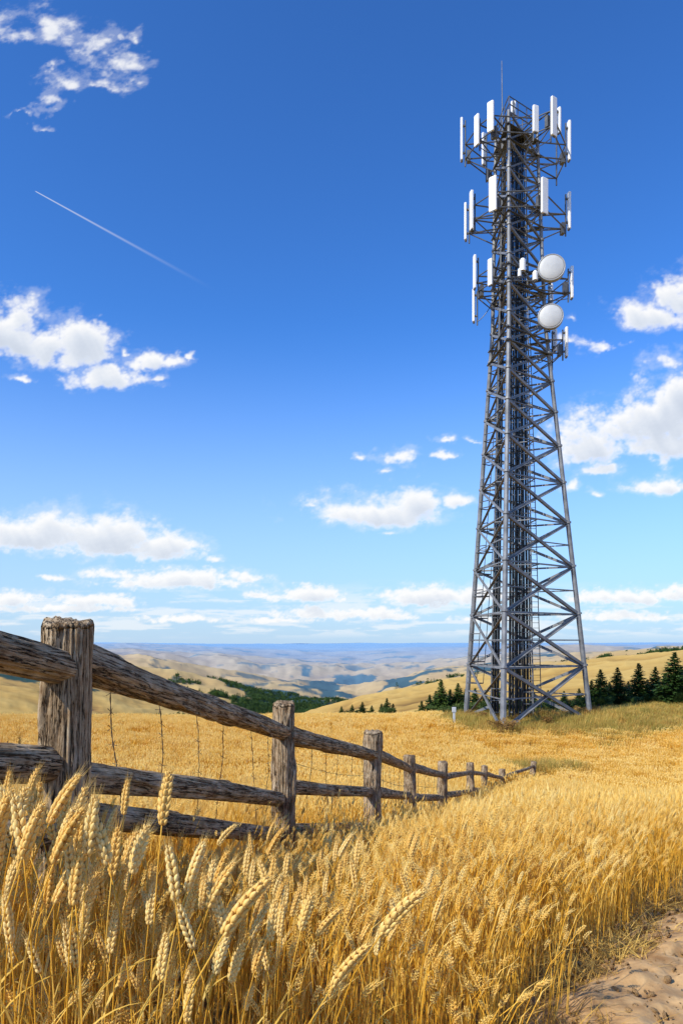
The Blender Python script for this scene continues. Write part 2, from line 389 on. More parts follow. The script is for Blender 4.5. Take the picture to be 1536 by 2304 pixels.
def leafpts(p,ang,L,n=6,droop=2.2,el=.3):
    pts=[];q=Vector(p)
    for i in range(n):
        pts.append(q.copy());q=q+Vector((math.cos(ang)*math.sin(el),math.sin(ang)*math.sin(el),math.cos(el)))*(L/(n-1));el+=droop/(n-1)
    return pts
KINDS=[]
for ki,(al,bend) in enumerate([(.08,.10),(.26,.20),(.48,.3),(.70,.36),(.95,.4),(.35,.1)]):
    rnd=random.Random(50+ki);sc=stemcurve(al,.93,11,.006,4.4)
    mb=MB();mb.poly(sc,[.0022-.0008*i/10 for i in range(11)],6)
    ms=mb.mesh('stem',M_STEM,True)
    dlast=sc[-1]-sc[-2];a0=math.atan2(dlast.x,dlast.z)
    ep=earpts(sc[-1],a0,bend,.118+.014*rnd.random(),16);mb=MB();add_ear(mb,ep,.0138,rnd,7,KL=.0200,al=(.008,.022))
    mearr=mb.mesh('ear',M_HERO,True)
    ml=[]
    for hh in(3,6):
        mb=MB();ang=rnd.uniform(0,6.28);lp=leafpts(sc[hh],ang,rnd.uniform(.14,.24),8,rnd.uniform(.8,1.8))
        mb.ribbon(lp,[.003,.004,.004,.0036,.003,.0024,.0016,.0003],(-math.sin(ang),math.cos(ang),.25))
        ml.append(mb.mesh('leaf',M_LEAF,True))
    c=ep[len(ep)//2];KINDS.append((ms,mearr,ml,c,a0+bend/2))
NST=0
def place_stalk(target,tilt,rotz=None,sizef=1.0):
    global NST
    ta=abs(math.radians(tilt));k=min(range(len(KINDS)),key=lambda i:abs(KINDS[i][4]-ta)+random.random()*.12)
    ms,mE,mL,c,_=KINDS[k]
    rz=(0 if tilt>=0 else math.pi)+random.uniform(-.45,.45) if rotz is None else rotz
    g=gz(target.x,target.y)-.02
    s=(target.z-g)/c.z
    off=Matrix.Rotation(rz,3,'Z')@(c*s)
    base=Vector((target.x-off.x,target.y-off.y,target.z-c.z*s))
    e=bpy.data.objects.new('wheat_stalk',None);e.empty_display_size=.05;e.location=base;e.rotation_euler=(0,0,rz);e.scale=(s,s,s)
    COL.objects.link(e);NST+=1
    e['label']='ripe golden wheat stalk with plump bent ear';e['category']='wheat';e['group']='ripe wheat stalks at the field edge'
    for nm,mm in(('stem',ms),('ear',mE),('leaf',mL[0]),('leaf',mL[1])):
        o=bpy.data.objects.new(nm,mm);o.parent=e;COL.objects.link(o)
HERO=[(45,1820,120,15),(145,1790,115,30),(60,1905,130,15),(178,1880,110,10),(170,1945,120,48),(283,1790,85,0),(372,1790,115,8),(315,1905,125,20),(440,1945,125,20),(510,1875,80,42),(620,1890,85,36),
(555,2030,160,45),(690,2045,120,18),(740,2070,110,42),(790,2165,150,42),(905,2045,155,48),(195,2035,110,28),(340,2030,115,8),(205,2110,90,-20),(22,2080,110,-22),(142,2145,120,-25),(315,2185,110,2),(100,2240,100,-25),
(375,2285,90,10),(640,2115,85,30),(700,2225,85,-12),(785,2240,80,62),(490,2150,70,75),(555,1935,85,4),(130,1700,68,-8),(38,1690,72,6),(18,1770,85,12),(472,2020,90,12),(665,2170,80,30),(250,1850,85,15),(20,1990,110,5),
(110,2020,90,-15),(265,2100,80,25),(400,2110,90,40),(240,1960,85,20),(75,1760,80,22),(600,1980,70,20),(225,2290,100,12),(20,2250,110,-10),(440,2230,85,-15),(560,2240,80,20)]
for (a,b,l,t) in HERO:
    d=max(.84,.120*1600/l*.98)
    place_stalk(at(a-768,1448-b,d),t)
for i in range(175):
    a=random.uniform(-60,640) if i%3 else random.uniform(-60,260);d=random.uniform(1.35,2.5)
    py=random.uniform(1890,2280)
    if a<230: py=random.uniform(1800,2150)
    if a>350: py=random.uniform(1950,2280)
    place_stalk(at(a-768,1448-py,d),random.choice([1,1,1,-1])*random.uniform(2,30))
for i in range(40):
    a=random.uniform(560,1000);d=random.uniform(1.7,2.9)
    z=gz((a-768)/1600*d,d)+random.uniform(.5,.72)
    place_stalk(Vector(((a-768)/1600*d,d,z)),random.choice([1,1,1,-1])*random.uniform(2,34))
def tuft(seed,n,rad,q,stemn=3):
    rnd=random.Random(seed);ms=MB();m2=MB();m3=MB()
    for i in range(n):
        al=rnd.uniform(.02,.50);h=rnd.uniform(.72,1.0);rz=rnd.uniform(-3.14,3.14) if rnd.random()<.45 else rnd.gauss(.0,.8);r=rad*math.sqrt(rnd.random());th=rnd.uniform(0,6.28)
        o=Vector((r*math.cos(th),r*math.sin(th),0));Rm=Matrix.Rotation(rz,3,'Z')
        ns={0:7,1:5,2:4}[q]
        sc=stemcurve(al,h,ns,.003,5.0)
        dl=sc[-1]-sc[-2];a0=math.atan2(dl.x,dl.z)
        rr={0:.0022,1:.0034,2:.007}[q]
        tmp=MB()
        tmp.poly(sc,[rr*(1-.4*j/(ns-1)) for j in range(ns)],3)
        k=len(ms.v);ms.v+= [tuple(Rm@Vector(v)+o) for v in tmp.v];ms.f+=[tuple(k+x for x in f) for f in tmp.f]
        tmp=MB()
        L=rnd.uniform(.08,.11)
        hasear=(i%2)==0 or q==2
        if not hasear:
            tmp.poly([sc[-1],sc[-1]+Vector((math.sin(a0),0,math.cos(a0)))*.06,sc[-1]+Vector((math.sin(a0+.2),0,math.cos(a0+.2)))*.12],[rr*.8,rr*.6,rr*.15],3)
        elif q==0:
            ep=earpts(sc[-1],a0,rnd.uniform(.02,.3),L,10);add_ear(tmp,ep,.0078,rnd,4,((0,.4),(.4,1.),(.8,.5)),i%4==0,False,.016,(.012,.026))
        elif q==1:
            ep=earpts(sc[-1],a0,rnd.uniform(.02,.3),L*1.1,6)
            tmp.poly(ep,[.003,.006,.007,.006,.004,.001],4)
            for p in ep[1:]:
                d=Vector((rnd.uniform(-.3,.3),rnd.uniform(-.3,.3),1.8)).normalized();tmp.kernel(p,d,.036,.0036,3,((0,.5),(.5,1)))
        else:
            ep=earpts(sc[-1],a0,rnd.uniform(.1,.4),L*1.3,4);tmp.poly(ep,[.007,.012,.010,.003],4)
        k=len(m2.v);m2.v+= [tuple(Rm@Vector(v)+o) for v in tmp.v];m2.f+=[tuple(k+x for x in f) for f in tmp.f]
        if q==2 or i%3:
            j=rnd.randrange(1,ns-2);ang=rnd.uniform(0,6.28);lp=leafpts(Rm@sc[j]+o,ang,rnd.uniform(.18,.36),5,rnd.uniform(.0,.6),rnd.uniform(.05,.2));w={0:.0026,1:.0036,2:.009}[q]
            m3.ribbon(lp,[w*.8,w,w*.9,w*.6,w*.05],(-math.sin(ang),math.cos(ang),.25))
    me=bpy.data.meshes.new('tuft')
    k1=len(ms.v);k2=k1+len(m2.v)
    fs=ms.f+[tuple(k1+x for x in f) for f in m2.f]+[tuple(k2+x for x in f) for f in m3.f]
    me.from_pydata(ms.v+m2.v+m3.v,[],fs)
    for m_ in(M_STEM,M_EAR,M_LEAF): me.materials.append(m_)
    me.polygons.foreach_set('material_index',[0]*len(ms.f)+[1]*len(m2.f)+[2]*len(m3.f))
    me.update();return me
def grass(seed,n,rad,h,w,mats,stem=False):
    rnd=random.Random(seed);mb=MB()
    for i in range(n):
        r=rad*math.sqrt(rnd.random());th=rnd.uniform(0,6.28);ang=rnd.uniform(0,6.28);L=h*rnd.uniform(.5,1.1);W=w*rnd.uniform(.6,1.2)
        pts=[];q=Vector((r*math.cos(th),r*math.sin(th),0));el=rnd.uniform(.05,.4);dr=rnd.uniform(.3,1.6)
        for j in range(5):
            pts.append(q.copy());q=q+Vector((math.cos(ang)*math.sin(el),math.sin(ang)*math.sin(el),math.cos(el)))*(L/4);el+=dr/4
        mb.ribbon(pts,[W,W,W*.8,W*.5,W*.05],(-math.sin(ang),math.cos(ang),.1))
    return mb.mesh('grass',mats)
C0=coll('wheat_near',[tuft(100+i,12,.14,0) for i in range(8)])
C1=coll('wheat_mid',[tuft(200+i,26,.28,1) for i in range(6)])
C2=coll('wheat_far',[tuft(300+i,34,.5,2) for i in range(6)])
CG=coll('dry_tuft',[grass(400+i,60,.12,.34,.0024,M_DRY) for i in range(4)])
CN=coll('green_tuft',[grass(500+i,70,.45,.46,.010,M_GRN if i<4 else M_DRY) for i in range(6)])
CW=coll('weed_tuft',[grass(520+i,26,.08,.22,.007,M_GREEN) for i in range(3)])
POSTS=[(-1.50,1.15,.44,.11),(-1.078,2.8,.096,.098),(-.464,5.8,-.479,.095),(.35,8.0,-.985,.097),(1.10,11.5,-1.80,.10),(2.07,14.5,-2.41,.105),(3.34,18.5,-3.10,.10),(4.41,22,-3.78,.10),(5.63,25,-4.41,.115),(8.1,30,-4.98,.12)]
fx=np.array([p[0] for p in POSTS]);fy=np.array([p[1] for p in POSTS])
def fence_dx(x,y): return x-np.interp(y,fy,fx)
TX,TY=11.96,48.0
def spread(d0,d1,dens,mx=1.5):
    n=int(dens*(d1-d0)*( .56*(d0+d1)+2*mx));D=np.sqrt(rng.uniform(d0*d0,d1*d1,n)) if d0>6 else rng.uniform(d0,d1,n)
    x=rng.uniform(-1,1,n)*(.54*D+mx)
    return x,D
def put(name,x,y,h,c,nv,tilt=.12,label='',wid=None):
    z=ground(x,y)-.02;n=len(x)
    rot=np.stack([rng.normal(0,tilt,n),rng.normal(.02,tilt,n),rng.uniform(-3.14,3.14,n)*.35],1)
    h=h*rng.uniform(.88,1.1,n);w=(h*0+1) if wid is None else wid*np.ones(n)
    w=w*rng.uniform(.85,1.15,n)
    scatter(name,np.stack([x,y,z],1),rot,np.stack([w,w,h],1),rng.integers(0,nv,n),c,label=label,category='wheat' if 'wheat' in name else 'grass')
def hw(x,y):
    f=fence_dx(x,y)
    h=.66+.14*(fbm(x*.35,y*.35,3,9)-.5)
    strip=ss(-.10,.05,f)*ss(1.7,.6,f)*ss(36,32,y)
    h=h*(1-(.28-.06*ss(6.5,9,y)+.18*ss(20,25,y))*strip)
    left=ss(.45,-.15,x)*ss(-.05,.05,f)*ss(7.5,5.5,y)
    lim=np.interp(y,[1,1.6,2.2,3,4,5,6.5],[.56,.57,.57,.56,.50,.46,.46])+.30*ss(-.29,-.38,x/y)*ss(1.8,2.3,y)
    edge=ss(.0,.7,pathedge(y)-x)
    h=h*(.55+.45*edge)
    return h*(1-left)+np.minimum(h+.2*ss(-.29,-.38,x/y),lim)*left
def keep(x,y):
    k=(x<pathedge(y)-.14-.16*rng.random(len(x)))|(y>9)
    r2=(x-TX)**2+(y-TY)**2
    k&=r2>5.6**2
    k&=~((x>15+2*np.sin(y*.5))&(y>40+.12*(x-14)+1.5*np.sin(x*.4)))
    k&=~((np.abs(fence_dx(x,y))<.07)&(y<31))
    return k
x,y=spread(1.5,7,50,.6);f=fence_dx(x,y);m=keep(x,y)&(rng.random(len(x))<1-.2*ss(.5,.0,x)*ss(-.05,.05,f)*ss(7,5,y));m&=~((y<1.9)&(x>-.1))
m&=~((y<2.3)&(x<.1)&(rng.random(len(x))<.5))
x,y=x[m],y[m];put('wheat_crop',x,y,hw(x,y),C0,8,.035,'dense ripe golden wheat beside the wooden fence')
x,y=spread(6.7,23,12,1.5);m=keep(x,y);x,y=x[m],y[m];put('wheat_crop',x,y,hw(x,y),C1,6,.035,'golden standing wheat on the falling slope')
x,y=spread(22,58,4.8,3);m=keep(x,y);x,y=x[m],y[m];put('wheat_crop',x,y,hw(x,y),C2,6,.04,'golden standing wheat reaching the valley edge')
x,y=spread(1.6,14,24,.8);f=fence_dx(x,y);e=pathedge(y)-x
m=((f>-.25)&(f<.6)&(rng.random(len(x))<.5))|((e<.3)&(e>-.06)&(rng.random(len(x))<.8))|((e<=-.06)&(rng.random(len(x))<.05))
x,y=x[m],y[m];put('dry_grass',x,y,np.where(pathedge(y)-x<.4,.30,.85),CG,4,.2,'dry brown grass along the fence and the track')
x,y=spread(1.6,9,5,.8);m=(rng.random(len(x))<.22)&(x>-.3)&(x<pathedge(y)-.45);x,y=x[m],y[m];put('green_weeds',x,y,.9*np.ones(len(x)),CW,3,.3,'small green weeds among the stalks')
n=5200;x=rng.uniform(5.5,36,n);y=rng.uniform(38,58,n);r2=(x-TX)**2+(y-TY)**2
m=(r2<6.0**2)|((x>14.5)&(y>39.5+.12*(x-14)+1.5*np.sin(x*.4)));x,y=x[m],y[m]
r2=(x-TX)**2+(y-TY)**2
put('grass',x,y,.5+.9*fbm(x*.3,y*.3,3,4)+.7*(r2<6.2**2),CN,6,.15,'rough green and straw grass round the tower')
n=110;x=rng.uniform(6,11,n);y=rng.uniform(31.5,33.5,n);put('grass',x,y,1.4*np.ones(n),CN,6,.15,'green patch in the wheat')
def clod(seed):
    rnd=random.Random(seed);mb=MB();mb.kernel((0,0,-.4),(0,0,1),1.0,.8,7,((0,.6),(.3,1),(.65,.9),(.9,.5)))
    mb.v=[(a*rnd.uniform(.7,1.2),b*rnd.uniform(.7,1.2),c*rnd.uniform(.8,1.1)) for a,b,c in mb.v];return mb.mesh('clod',M_DIRT,True)
CC=coll('clods',[clod(i) for i in range(4)])
n=2600;y=rng.uniform(1.8,6,n);x=pathedge(y)+rng.uniform(-.2,1.6,n);s=.004+.024*rng.random(n)**3
scatter('stones',np.stack([x,y,ground(x,y)+.03],1),rng.uniform(0,6,(n,3)),np.stack([s,s,s*.7],1),rng.integers(0,4,n),CC,label='small stones and clods on the dirt track',category='stones')
# ------------------------------------------------------------------ fence
fence=obj('wooden_fence',None,loc=(0,0,0),label='weathered grey log post-and-rail fence with rusty wire',category='fence')
def log(name,p0,p1,r0,r1,seg,ring,seed,post=False):
    p0=Vector(p0);p1=Vector(p1);L=(p1-p0).length
    th=np.linspace(0,2*math.pi,seg,endpoint=False);zz=np.linspace(0,1,ring)
    if post: zz=np.concatenate([zz[:-1],[.985,.996,1.0]]);ring=len(zz)
    T,Zz=np.meshgrid(th,zz)
    cx=np.cos(T);sx=np.sin(T)
    rr=r0+(r1-r0)*Zz
    lump=fbm(cx*1.1+seed*3.7+Zz*L*1.2,sx*1.1+Zz*L*.8+seed,3,seed)-.5
    gro=fbm(T/(2*math.pi)*16,Zz*L*.5+seed,2,seed+9);gro=np.where(T>6.0,gro*0+.5,gro)
    g2=1-np.abs(2*gro-1)
    g3=1-np.abs(2*fbm(cx*5+seed,sx*5+Zz*L*.5,3,seed+31)-1)
    kn=fbm(cx*1.5+seed*1.3,sx*1.5+Zz*L*2.4,2,seed+55)
    rr=rr*(1+(.26 if post else .36)*lump-.08*ss(.9,1.0,g2)-.06*ss(.92,1,g3)+.18*ss(.70,.84,kn)+.10*(fbm(cx*7+seed,sx*7+Zz*L*9,3,seed+4)-.5))
    if not post:
        for q in range(2):
            ph=seed*2.1+q*2.4;c_=np.cos(T-ph);rr=np.where(c_>.0,np.minimum(rr,(r0*.86)/np.maximum(c_,.05)),rr)
    if post: rr=rr*np.where(Zz>.999,.84,np.where(Zz>.99,.95,1))
    bw=.006
    X=rr*cx+bw*np.sin(Zz*L*1.9+seed);Y=rr*sx+bw*np.cos(Zz*L*1.5+seed*2)
    Z=Zz*L
    if post: Z=Z+np.where(Zz>.98,.045*(fbm(cx*3.4+seed,sx*3.4,4,seed)-.5)+.008*cx,0)
    v=[tuple(q) for q in np.stack([X.ravel(),Y.ravel(),Z.ravel()],1)]
    f=[(i*seg+j,i*seg+(j+1)%seg,(i+1)*seg+(j+1)%seg,(i+1)*seg+j) for i in range(ring-1) for j in range(seg)]
    mb=MB();mb.v=v;mb.f=f
    for (row,rev,zc) in((0,True,0),(ring-1,False,L)):
        c=len(mb.v);mb.v.append((float(X[row].mean()),float(Y[row].mean()),float(Z[row].mean())-(.01 if row else 0)))
        for j in range(seg):
            a,b=row*seg+j,row*seg+(j+1)%seg;mb.f.append((b,a,c) if rev else (a,b,c))
    o=obj(name,mb.mesh(name,M_WOOD,True),fence,loc=p0)
    o.rotation_mode='QUATERNION';o.rotation_quaternion=(p1-p0).to_track_quat('Z','Y')
    return o
leans=[0,.035,.01,.005,-.02,.03,-.01,.02,-.02,.04]
tops=[]
for i,(x,y,z,r) in enumerate(POSTS):
    g=gz(x,y);b=Vector((x-leans[i]*1.4,y,g-.15));t=Vector((x,y,z))
    near=i<4
    log('fence_post',b,t,r*1.06,r*.97,110 if near else 28,120 if near else 24,i+3,True);tops.append(t)
OFF=[(.24,.63,.98),(.20,.56,.82),(.30,.74,1.10),(.28,.72,1.05),(.25,.70,1.0),(.27,.7,1.0),(.28,.72,1.0),(.28,.72,1.0),(.28,.7,1.0),(.22,.6,.9)]
for i in range(len(POSTS)-1):
    a=tops[i];b=tops[i+1]
    for k in range(3):
        if i>=3 and k==2: continue
        jt=0 if i<1 else random.uniform(-.06,.06)
        p=a-Vector((0,0,OFF[i][k]+jt));q=b-Vector((0,0,OFF[i+1][k]+(jt if i<1 else random.uniform(-.05,.05))))
        d=(q-p).normalized();side=Vector((-.02 if k else .01,.0,0))
        rad=(.066,.064,.060)[k]*(1.12 if i==0 else 1.0)*(1+random.uniform(-.06,.08))
        if k==2 and i==0: rad*=.9
        ov=.02
        log('fence_rail',p-d*ov+side,q+d*(ov+.0)+side,rad*random.uniform(1.02,1.16),rad*.88,72 if i<3 else 18,150 if i<3 else 20,40+i*5+k)
def strand(p,q,r=.0018,sag=.02,barb=.13,jit=.002):
    mb=MB()
    p=Vector(p);q=Vector(q);n=max(8,int((q-p).length/.05));L=(q-p).length
    bx=random.uniform(-1,1)*jit*4;by=random.uniform(-1,1)*jit*4
    js=[Vector((random.uniform(-1,1),random.uniform(-1,1),random.uniform(-1,1)))*jit for _ in range(n+1)]
    def cen(u): return p.lerp(q,u)-Vector((0,0,1))*sag*4*u*(1-u)+Vector((bx,by,0))*math.sin(u*4.2)+js[int(u*n)]
    for ph in(0,math.pi):
        pts=[]
        ax=(q-p).normalized();s=ax.orthogonal().normalized();t=ax.cross(s)
        for i in range(n+1):
            u=i/n;pts.append(cen(u)+(s*math.cos(u*L*60+ph)+t*math.sin(u*L*60+ph))*r)
        mb.poly(pts,r*.8,4)
    u=random.uniform(.05,.15)
    while u<.97:
        c=cen(u)
        for _ in range(2):
            d=Vector((random.uniform(-1,1),random.uniform(-.4,.4),random.uniform(-1,1))).normalized()*.022;mb.tube(c-d,c+d,r*.8,r*.3,4)
        u+=barb/L*random.uniform(.6,1.4)
    obj('wire',mb.mesh('wire',M_WIRE),fence)
for i in range(0,5):
    a,b=tops[i],tops[i+1];off=Vector((-.07,0,0))
    if i!=1: strand(a+off-Vector((0,0,.44)),b+off-Vector((0,0,.5)),.0018,.05,.2)
    fr=[.2,.5,.8] if i==0 else [.14,.30,.46,.60,.78,.91]
    for f in fr:
        t=a.lerp(b,f);o1=OFF[i][0]*(1-f)+OFF[i+1][0]*f;o3=OFF[i][2]*(1-f)+OFF[i+1][2]*f
        top=t-Vector((.055,0,o1));strand(top,top-Vector((random.uniform(-.05,.05),random.uniform(-.05,.05),(o3-o1)*random.uniform(.6,1.05))),.0023,.0,.085,.004)
# ------------------------------------------------------------------ tower
tower=obj('cell_tower',None,loc=(TX,TY,gz(TX,TY)),label='tall grey steel lattice cell tower with white antennas',category='tower')
TL=Vector(tower.location)
def part(name,mb,mat,parent=tower,smooth=False,pl=None,**kw):
    pl=TL if pl is None else pl
    mb.v=[(a-pl.x,b-pl.y,c-pl.z) for a,b,c in mb.v]
    return obj(name,mb.mesh(name,mat,smooth),parent,**kw)
Z0=-5.35;ZT=34.9;PHI=math.radians(-25)
def ctr(z): return Vector((np.interp(z,[Z0,ZT],[11.96,11.6]),48.0,z))
def rad(z): return float(np.interp(z,[Z0,21.8,ZT],[5.0,2.05,1.6]))
def legp(k,z,rf=1.0):
    a=PHI+math.radians(120*k);r=rad(z)*rf;c=ctr(z);return Vector((c.x+r*math.sin(a),c.y-r*math.cos(a),z))
lv=[Z0]
while lv[-1]<ZT-1.2:
    lv.append(lv[-1]+max(1.9,rad(lv[-1])*1.732*.44))
sc_=(ZT-Z0)/(lv[-1]-Z0);lv=[Z0+(z-Z0)*sc_ for z in lv]
for k in range(3):
    mb=MB();zs=lv
    for a,b in zip(lv[:-1],lv[1:]):
        ra=.185-.075*(a-Z0)/(ZT-Z0);mb.tube(legp(k,a),legp(k,b),ra,ra*.98,8)
        mb.tube(legp(k,a+.0),legp(k,a+.12),ra*1.4,ra*1.4,10)
    part('leg',mb,M_STEEL)
    mb=MB();p=legp(k,Z0);g=gz(p.x,p.y);mb.box((p.x,p.y,(Z0+g)/2-.25),(1.1,1.1,max(.3,Z0-g)+.5),None,.05);mb.box((p.x,p.y,Z0+.03),(.6,.6,.05))
    part('concrete_footing',mb,M_CONC)
mb=MB()
for a,b in zip(lv[:-1],lv[1:]):
    w=.20-.09*(a-Z0)/(ZT-Z0);mid=(a+b)/2
    for k in range(3):
        k2=(k+1)%3
        mb.beam(legp(k,a),legp(k2,b),w);mb.beam(legp(k2,a,1.006),legp(k,b,1.006),w)
        mb.beam(legp(k,b),legp(k2,b),w*.6)
        if a<8:
            m0=(legp(k,a)+legp(k2,b))/2
            mb.beam(legp(k,mid),m0,w*.4);mb.beam(legp(k2,mid),m0,w*.4)
    if a<24:
        ms=[(legp(k,b)+legp((k+1)%3,b))/2 for k in range(3)]
        for k in range(3): mb.beam(ms[k],ms[(k+1)%3],w*.35)
part('bracing',mb,M_STEEL)
def ln(z,b,t): return np.interp(z,[Z0,ZT],[b,t])
mb=MB();zz=np.linspace(Z0+.2,ZT-.8,26)
for i in range(9):
    o=i/8
    mb.poly([Vector((ln(z,10.12+.54*o,10.92+.30*o),48.3+.12*(i%3)+.02*math.sin(z*2+i),z)) for z in zz],[.055-.015*(z-Z0)/(ZT-Z0) for z in zz],6)
part('cable_bundle',mb,M_CABLE)
mb=MB()
groups=[(11.12,11.52,11.30,11.52),(11.70,12.08,11.66,11.86),(12.30,12.74,12.0,12.22)]
for gi,(b0,b1,t0,t1) in enumerate(groups):
    for i in range(5):
        o=i/4;r0=.042 if i%2 else .06
        mb.poly([Vector((ln(z,b0+(b1-b0)*o,t0+(t1-t0)*o),47.2+.35*gi+.10*(i%2)+.03*math.sin(z*1.3+i*2),z)) for z in zz],[r0*(1-.35*(z-Z0)/(ZT-Z0)) for z in zz],6)
part('cable_bundle',mb,M_CABLE)
mb=MB();z=Z0+.5;j=0
while z<ZT-1:
    mb.box((ln(z,11.95,11.8),47.75,z),(ln(z,1.75,1.0),.05,.05))
    mb.box((ln(z,10.38,11.09),48.15,z+.2),(ln(z,.75,.4),.05,.05))
    for (b0,b1,t0,t1) in groups:
        mb.box((ln(z,(b0+b1)/2+(.05 if j%2 else -.08),(t0+t1)/2),47.1,z+.3),(.12,.06,.09))
    z+=.8;j+=1
for (b,t) in((11.02,11.24),(12.86,12.34),(10.0,10.86),(10.76,11.30)): mb.beam((b,47.8,Z0),(t,47.8,ZT-.6),.08)
part('cable_tray',mb,M_STEEL)
mb=MB();zt=30.
def lx(z,o): return Vector((ln(z,13.25,12.05)+o,48.9,z))
for o in(0,.5): mb.tube(lx(Z0,o),lx(zt,o),.03,.03,6)
z=Z0+.3
while z<zt: mb.tube(lx(z,0),lx(z,.5),.017,None,5);z+=.36
part('ladder',mb,M_DSTEEL)
mb=MB();z=Z0+2.5
def cg(z,a,b): 
    p=legp(2,z);c=ctr(z);d=(c-p);d.z=0;d.normalize();s=Vector((-d.y,d.x,0));return p+d*a+s*b
prev=None
while z<24:
    w=.9;pts=[cg(z,.25,-.35),cg(z,.25+w,-.35),cg(z,.25+w,.35),cg(z,.25,.35)]
    for i in range(4): mb.tube(pts[i],pts[(i+1)%4],.04,None,5)
    q=[cg(z+.45,.25,-.35),cg(z+.45,.25+w,-.35)];mb.tube(q[0],q[1],.035,None,5);mb.tube(pts[1],q[1],.035,None,5)
    if prev:
        for i in(1,2): mb.tube(prev[i],pts[i],.025,None,5)
    prev=pts;z+=1.55
part('safety_cage',mb,M_DSTEEL)
def ring(level,zr,ants,dark=True,hh=1.0,rods=True):
    mb=MB();c=ctr(zr);mounts=[]
    pl=obj('antenna_platform',None,tower,loc=Vector((c.x,c.y,zr))-TL)
    W0=Vector((c.x,c.y,zr))
    for ai,(px_,tp,bt,w,D) in enumerate(ants):
        t=at(px_-768,1448-tp,D);b=at(px_-768,1448-bt,D);wd=w/1600*D
        d=Vector((t.x-c.x,t.y-c.y,0));
        if d.length<.3:d=Vector((0,-1,0))
        d.normalize()
        yaw=math.atan2(d.y,d.x)-math.pi/2
        H=t.z-b.z;M=Matrix.Rotation(yaw,3,'Z')
        real=.36 if wd<.4 else min(.58,wd*1.05)
        am=MB();am.box((t.x,t.y,(t.z+b.z)/2),(real,.17,H),M,.035)
        p=Vector((t.x,t.y,0))-d*.24
        an=part('panel_antenna',am,M_WHITE,tower)
        bm=MB()
        for zz_ in(b.z+H*.18,t.z-H*.18): bm.box((t.x-d.x*.15,t.y-d.y*.15,zz_),(.14,.22,.10),M)
        bm.box((t.x,t.y,b.z-.03),(.2,.1,.08),M)
        part('bracket',bm,M_DSTEEL,an)
        lo=min(b.z-.25,zr-.5);hi=t.z-.15
        mb.tube((p.x,p.y,lo),(p.x,p.y,hi),.05,None,6)
        mounts.append((math.atan2(p.y-c.y,p.x-c.x),p))
        if H>1.9 and ai!=1:
            mb.box((p.x-d.x*.22,p.y-d.y*.22,zr+.1+random.uniform(-.3,.4)),(.38,.24,.72),M)
        e=Vector((p.x,p.y,b.z));q=Vector((c.x+d.x*rad(zr)*.7,c.y+d.y*rad(zr)*.7,zr-.3));
        if ai%2: 
            sg=random.uniform(.3,.7);mb.poly([e.lerp(q,u)-Vector((0,0,sg*4*u*(1-u)*.5)) for u in np.linspace(0,1,9)],.026,5)
        for zo in(0,hh):
            mb.tube((p.x,p.y,zr+zo),(c.x+d.x*rad(zr)*.55,c.y+d.y*rad(zr)*.55,zr+zo),.05,None,6)
        mb.tube((p.x,p.y,zr),(c.x+d.x*rad(zr)*.7,c.y+d.y*rad(zr)*.7,zr-1.1),.04,None,6)
    mounts.sort(key=lambda q:q[0])
    for i in range(len(mounts)):
        a=mounts[i][1];b=mounts[(i+1)%len(mounts)][1]
        gap=(mounts[(i+1)%len(mounts)][0]-mounts[i][0])%(2*math.pi)
        if gap>2.6 and level>2: continue
        for zo in(0,hh): mb.tube((a.x,a.y,zr+zo),(b.x,b.y,zr+zo),.045,None,6)
    for k in range(3):
        for zo in(0,hh): mb.beam(legp(k,zr+zo,1.12),legp((k+1)%3,zr+zo,1.12),.14)
    mb.v=[(a-W0.x,b-W0.y,c_-W0.z) for a,b,c_ in mb.v]
    obj('mount_frame',mb.mesh('mount_frame',M_DSTEEL),pl)
    return pl,W0
ring(1,33.0,[(1038,267,362,11,48.5),(1072,259,328,14,46.5),(1103,229,296,15,45.6),(1154,228,262,9,50.5),(1204,238,298,14,45.8),(1245,219,306,16,45.2),(1256,243,300,6,50.6),(1279,273,362,8,48.5),(1088,300,372,9,50.3)])
ring(2,28.2,[(1108,398,475,18,45.8),(1060,430,517,10,47.3),(1047,458,541,9,49.0),(1224,401,481,18,45.6),(1279,433,516,9,48.4)])
ring(3,23.7,[(1067,575,650,8,47.8),(1065,652,725,9,48.8),(1102,583,642,10,46.5),(1285,600,672,6,48.2),(1238,640,690,8,50.5)])
ring(4,19.6,[(1273,737,803,8,48.0),(1247,742,790,8,49.8)],hh=.9)
mb=MB()
for zo in(34.9,35.4,35.9):
    for k in range(3): mb.tube(legp(k,34.9,.95)+Vector((0,0,zo-34.9)),legp((k+1)%3,34.9,.95)+Vector((0,0,zo-34.9)),.035,None,6)
for k in range(3):
    a=legp(k,34.9,.95);b=legp((k+1)%3,34.9,.95)
    for u in(0,.33,.66): q=a.lerp(b,u);mb.tube(q,q+Vector((0,0,1.0)),.035,None,6)
part('guard_rail',mb,M_DSTEEL)
mb=MB();mb.v=[tuple(legp(k,34.0,.98)) for k in range(3)]+[tuple(legp(k,34.06,.98)) for k in range(3)]
mb.f=[(2,1,0),(3,4,5),(0,1,4,3),(1,2,5,4),(2,0,3,5)];part('top_deck',mb,M_DSTEEL)
mb=MB();p=at(362,1178,48.0);mb.poly([(p.x-.04,48,33.4),(p.x-.03,48,36.4),(p.x-.06,48,39.33)],[.05,.035,.02],6);part('lightning_rod',mb,M_STEEL)
